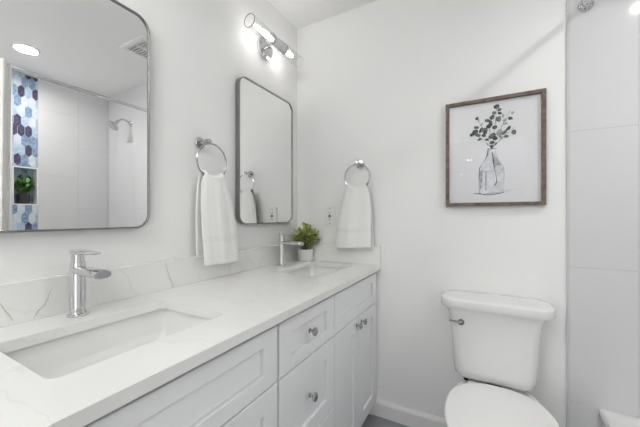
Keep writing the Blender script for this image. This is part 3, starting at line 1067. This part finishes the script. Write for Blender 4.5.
# ------------------------------------------------------------------ toilet
TC = 1.143
tl = thing('toilet', 'white two piece toilet with closed lid under the picture', 'toilet', (TC, -0.35, 0))
b = B()
loops = []
for z, hx, y0, y1, r in ((0.416, 0.120, -0.155, -0.045, 0.03), (0.420, 0.138, -0.174, -0.030, 0.04), (0.434, 0.151, -0.186, -0.022, 0.045), (0.465, 0.1575, -0.192, -0.018, 0.045), (0.54, 0.161, -0.196, -0.016, 0.042),
                         (0.62, 0.1645, -0.199, -0.016, 0.038), (0.68, 0.169, -0.202, -0.016, 0.035), (0.715, 0.175, -0.204, -0.016, 0.034), (0.732, 0.184, -0.206, -0.016, 0.034), (0.741, 0.193, -0.208, -0.016, 0.034)):
    loops.append(rrect(TC - 0.003, (y0 + y1) / 2, hx + 0.003, (y1 - y0) / 2, r, z, 6))
b.loft(loops)
obj('tank', b, M['toilet'], tl, angle=60)
b = B()
loops = []
for z, ins in ((0.7415, 0.008), (0.743, 0.002), (0.747, 0.0), (0.772, 0.0), (0.777, 0.0015), (0.7805, 0.005), (0.783, 0.012), (0.785, 0.04)):
    loops.append(rrect(TC, -0.1145, 0.2205 - ins, 0.1045 - ins, 0.075 - min(ins, 0.03), z, 8))
b.loft(loops)
obj('tank_lid', b, M['toilet'], tl, angle=28)
b = B()
lx, lz = 1.014, 0.682
b.lathe([(0.014, 0.0), (0.014, 0.006), (0.011, 0.010), (0.011, 0.018), (0.0, 0.019)], (lx, -0.1955, lz), (0, -1, 0), 18)
b.tube([(lx, -0.210, lz), (lx - 0.02, -0.212, lz + 0.002), (lx - 0.034, -0.211, lz + 0.003), (lx - 0.048, -0.208, lz + 0.004)], [0.0045, 0.004, 0.0038, 0.0045], 10)
obj('flush_lever', b, M['nickel'], tl)
def egg(yb, yf, hw, z, ins=0.0, n=48, pw=2.25, wide=-0.43, cutback=0.13):
    """egg outline: straight back edge, round front"""
    pts = []
    for k in range(n):
        a = 2 * PI * k / n
        c, s_ = math.cos(a), math.sin(a)
        ex = 2.0 / pw
        xx = (hw - ins) * math.copysign(abs(c) ** ex, c)
        if s_ >= 0:
            yy = wide + (yb - ins - wide) * (abs(s_) ** 0.72)
            if s_ > 0.92:
                pass
        else:
            yy = wide - (wide - (yf + ins)) * (abs(s_) ** (2 / 2.05))
        pts.append(Vector((TC + 0.0105 + xx, yy, z)))
    return pts
# bowl with foot
b = B()
loops = []
for z, hw, yb, yf, wide in ((0.001, 0.115, -0.10, -0.56, -0.36), (0.02, 0.115, -0.10, -0.56, -0.36), (0.06, 0.105, -0.10, -0.545, -0.36), (0.14, 0.100, -0.09, -0.54, -0.38), (0.22, 0.115, -0.08, -0.57, -0.41),
                            (0.29, 0.145, -0.06, -0.62, -0.43), (0.34, 0.168, -0.05, -0.665, -0.44), (0.375, 0.176, -0.045, -0.68, -0.44), (0.396, 0.177, -0.045, -0.682, -0.44), (0.400, 0.172, -0.05, -0.677, -0.44)):
    loops.append(egg(yb, yf, hw, z, wide=wide))
b.loft(loops)
obj('bowl', b, M['toilet'], tl, angle=60)
b = B()
b.loft([egg(-0.205, -0.690, 0.181, 0.4005, 0.004), egg(-0.205, -0.690, 0.181, 0.404), egg(-0.205, -0.690, 0.181, 0.411), egg(-0.205, -0.690, 0.181, 0.414, 0.003)])
obj('seat', b, M['seat'], tl, angle=60)
b = B()
b.loft([egg(-0.199, -0.694, 0.183, 0.4150, 0.004), egg(-0.199, -0.694, 0.183, 0.4175), egg(-0.199, -0.694, 0.183, 0.4265), egg(-0.199, -0.694, 0.183, 0.4310, 0.004), egg(-0.199, -0.694, 0.183, 0.4325, 0.012), egg(-0.199, -0.694, 0.183, 0.4340, 0.07)])
obj('seat_lid', b, M['seat'], tl, angle=60)
for sx in (-1, 1):
    b = B()
    b.lathe([(0.0095, 0.402), (0.0095, 0.4195), (0.0, 0.4195)], (TC - 0.112, -0.150, 0) if sx < 0 else (TC + 0.085, -0.09, 0), seg=14)
    obj('tank_bolt', b, M['rubber'], tl)
for sx in (-1, 1):
    b = B()
    b.box(TC + sx * 0.075 - 0.028, TC + sx * 0.075 + 0.028, -0.206, -0.178, 0.4003, 0.4145, 0.004, seg=3)
    obj('hinge', b, M['seat'], tl, angle=50)
b = B(); b.lathe([(0.045, 0.4005), (0.045, 0.4158)], (TC, -0.105, 0), seg=24)
obj('gasket', b, M['rubber'], tl)

# ------------------------------------------------------------------ bathtub
tb = thing('bathtub', 'white alcove bathtub at the right edge beside the tiled wall', 'bathtub', ((TUBX + W) / 2, -TUBL / 2, 0))
b = B()
txc, tyc, thx, thy = (TUBX + W) / 2, -TUBL / 2, (W - TUBX) / 2, TUBL / 2
e = 0.0008
TUBZ += 0.002
loops = [rrect(txc, tyc, thx - e - 0.012, thy - e, 0.004, 0.001), rrect(txc, tyc, thx - e - 0.006, thy - e, 0.004, TUBZ - 0.05), rrect(txc, tyc, thx - e, thy - e, 0.004, TUBZ - 0.03), rrect(txc, tyc, thx - e, thy - e, 0.004, TUBZ - 0.008),
         rrect(txc, tyc, thx - e - 0.003, thy - e - 0.003, 0.006, TUBZ - 0.002), rrect(txc, tyc, thx - e - 0.008, thy - e - 0.008, 0.008, TUBZ - 0.001),
         rrect(txc, tyc, thx - 0.085, thy - 0.095, 0.12, TUBZ - 0.003), rrect(txc, tyc, thx - 0.098, thy - 0.108, 0.12, TUBZ - 0.014),
         rrect(txc, tyc, thx - 0.115, thy - 0.13, 0.13, 0.20), rrect(txc, tyc, thx - 0.135, thy - 0.17, 0.14, 0.10), rrect(txc, tyc, thx - 0.19, thy - 0.26, 0.12, 0.065)]
b.loft(loops)
obj('tub_shell', b, M['ceramic'], tb, angle=50)
b = B(); b.lathe([(0.030, 0.0), (0.030, 0.003), (0.020, 0.006), (0.0, 0.007)], (txc, -0.36, 0.0652), seg=24)
obj('drain', b, M['chrome'], tb)

# ------------------------------------------------------------------ shower head, rod, curtain
SHX_, SHZ_ = 2.0, 2.075
sh = thing('shower_fixture', 'chrome shower head on the tiled back wall, seen in the big mirror', 'shower head', (SHX_, -0.01, SHZ_))
b = B(); b.lathe([(0.028, 0.0005), (0.028, 0.004), (0.021, 0.010), (0.012, 0.013), (0.0, 0.013)], (SHX_, -0.01, SHZ_), (0, -1, 0), 28)
obj('flange', b, M['chrome'], sh)
b = B(); b.tube([(SHX_, -0.015, SHZ_), (SHX_, -0.045, SHZ_ + 0.014), (SHX_, -0.075, SHZ_ + 0.020), (SHX_, -0.100, SHZ_ + 0.014), (SHX_, -0.135, SHZ_ - 0.020)], 0.0095, 14)
obj('arm', b, M['chrome'], sh)
b = B()
hd = Vector((0, -0.62, -0.78)).normalized()
b.lathe([(0.013, 0.0), (0.016, 0.010), (0.014, 0.020), (0.017, 0.026), (0.030, 0.040), (0.046, 0.056), (0.050, 0.066), (0.050, 0.074), (0.045, 0.077), (0.0, 0.077)], (SHX_, -0.130, SHZ_ - 0.014), hd, 28)
obj('spray_head', b, M['chrome'], sh)

RODX, RODZ = 1.489, 2.068
rd_ = thing('shower_rod', 'straight chrome curtain rod across the top of the tub opening', 'curtain rod', (RODX, -0.0105, RODZ))
b = B(); b.tube([(RODX, -0.012, RODZ), (RODX, -1.64, RODZ), (RODX, YF + 0.02, RODZ)], 0.0125, 20)
obj('rod', b, M['chrome'], rd_)
b = B(); b.lathe([(0.0275, 0.0), (0.0275, 0.006), (0.024, 0.012), (0.0175, 0.018), (0.0165, 0.030), (0.0, 0.030)], (RODX, -0.0102, RODZ), (0, -1, 0), 28)
obj('flange', b, M['chrome'], rd_)

b = B()
n = 90
bot, top_ = [], []
rows = []
for zi in range(11):
    z = 0.12 + (2.088 - 0.12) * zi / 10
    pts_o, pts_i = [], []
    for k in range(n + 1):
        t_ = k / n
        y = -1.002 - 0.47 * t_ - 0.02 * (1 - zi / 10)
        wv = 0.022 * math.sin(t_ * 2 * PI * 7.0 + 0.6) + 0.004 * math.sin(t_ * 31 + zi * 0.3)
        pts_o.append(Vector((RODX - 0.047 + wv - 0.001, y, z)))
        pts_i.append(Vector((RODX - 0.047 + wv + 0.001, y, z)))
    rows.append(pts_o + pts_i[::-1])
b.loft(rows)
cu = tag(obj('shower_curtain', b, M['curtain'], loc=(RODX - 0.047, -1.22, 0.12), angle=60), 'plain white shower curtain bunched on the rod, seen at the big mirror\'s left edge', 'shower curtain')
for k in range(7):
    y_ = -1.022 - 0.47 * k / 7
    b = B(); b.tube([(RODX - 0.010 + 0.030 * math.cos(2 * PI * q / 24), y_, RODZ + 0.020 * math.sin(2 * PI * q / 24)) for q in range(24)], 0.0018, 6, ring=True)
    obj('curtain_ring', b, M['chrome'], cu)

# ------------------------------------------------------------------ ceiling lamps, added fill globe and vent
def downlight(x_, y_, label, lens='lens'):
    d_ = thing('recessed_light', label, 'ceiling light', (x_, y_, H), 'recessed ceiling lights')
    bb = B()
    prof = [(0.064, -0.0005), (0.064, -0.007), (0.068, -0.0075), (0.082, -0.003), (0.083, -0.0005)]
    bb.loft([[Vector((x_ + r * math.cos(2 * PI * k / 40), y_ + r * math.sin(2 * PI * k / 40), H + h)) for k in range(40)] for r, h in prof], ring=True)
    obj('trim_ring', bb, M['trim'], d_)
    bb = B(); bb.lathe([(0.0635, -0.0005), (0.0635, -0.0045)], (x_, y_, H), seg=40)
    obj('lens', bb, M[lens], d_)
downlight(TUB_LAMP[0], TUB_LAMP[1], 'round lit ceiling light over the tub, seen in the big mirror')
downlight(0.84, -5.8, 'nearer round ceiling light of the room behind, mirrored in the picture glass', 'hall_lens')
downlight(0.52, -8.2, 'farther round ceiling light of the room behind, mirrored in the picture glass', 'hall_lens')
gl_ = thing('fill_globe', 'added white globe fill light near the doorway, out of view', 'ceiling light', (FILL_GLOBE_XY[0], FILL_GLOBE_XY[1], H))  # unseen globe, added to brighten walls and ceiling
b = B(); b.lathe([(0.06, -0.0005), (0.06, -0.018), (0.012, -0.024), (0.012, -0.115), (0.045, -0.118), (0.045, -0.135), (0.0, -0.135)], (FILL_GLOBE_XY[0], FILL_GLOBE_XY[1], H), seg=24)
obj('canopy', b, M['chrome'], gl_)
b = B(); b.lathe([(0.12 * math.sin(PI * k / 16) if 0 < k < 16 else 0.0, -0.25 + 0.12 * math.cos(PI * k / 16)) for k in range(17)], (FILL_GLOBE_XY[0], FILL_GLOBE_XY[1], H), seg=28)
obj('globe_shade', b, M['globe'], gl_)

vx, vy, vh = 1.17, -0.335, 0.135
vt = thing('exhaust_vent', 'square white ceiling exhaust vent, seen in the big mirror', 'vent', (vx, vy, H))
b = B()
b.loft([[Vector((vx + sx * r, vy + sy * r, H + z)) for sx, sy in ((1, 1), (-1, 1), (-1, -1), (1, -1))] for r, z in ((vh, -0.0005), (vh, -0.004), (vh - 0.006, -0.012), (vh - 0.03, -0.014), (vh - 0.032, -0.006), (vh - 0.032, -0.0005))], ring=True)
obj('grille_frame', b, M['plastic'], vt, smooth=False)
b = B(); b.box(vx - vh + 0.032, vx + vh - 0.032, vy - vh + 0.032, vy + vh - 0.032, H - 0.003, H - 0.001)
obj('duct_shade_plate', b, M['shadow_gap'], vt, smooth=False)  # flat grey plate standing in for the shade inside the duct
b = B()
for k in range(9):
    yy = vy - vh + 0.042 + k * (2 * vh - 0.084) / 8
    b.box(vx - vh + 0.033, vx + vh - 0.033, yy - 0.0035, yy + 0.0035, H - 0.013, H - 0.004)
b.box(vx - 0.006, vx + 0.006, vy - vh + 0.033, vy + vh - 0.033, H - 0.0135, H - 0.004)
obj('louvres', b, M['plastic'], vt, smooth=False)
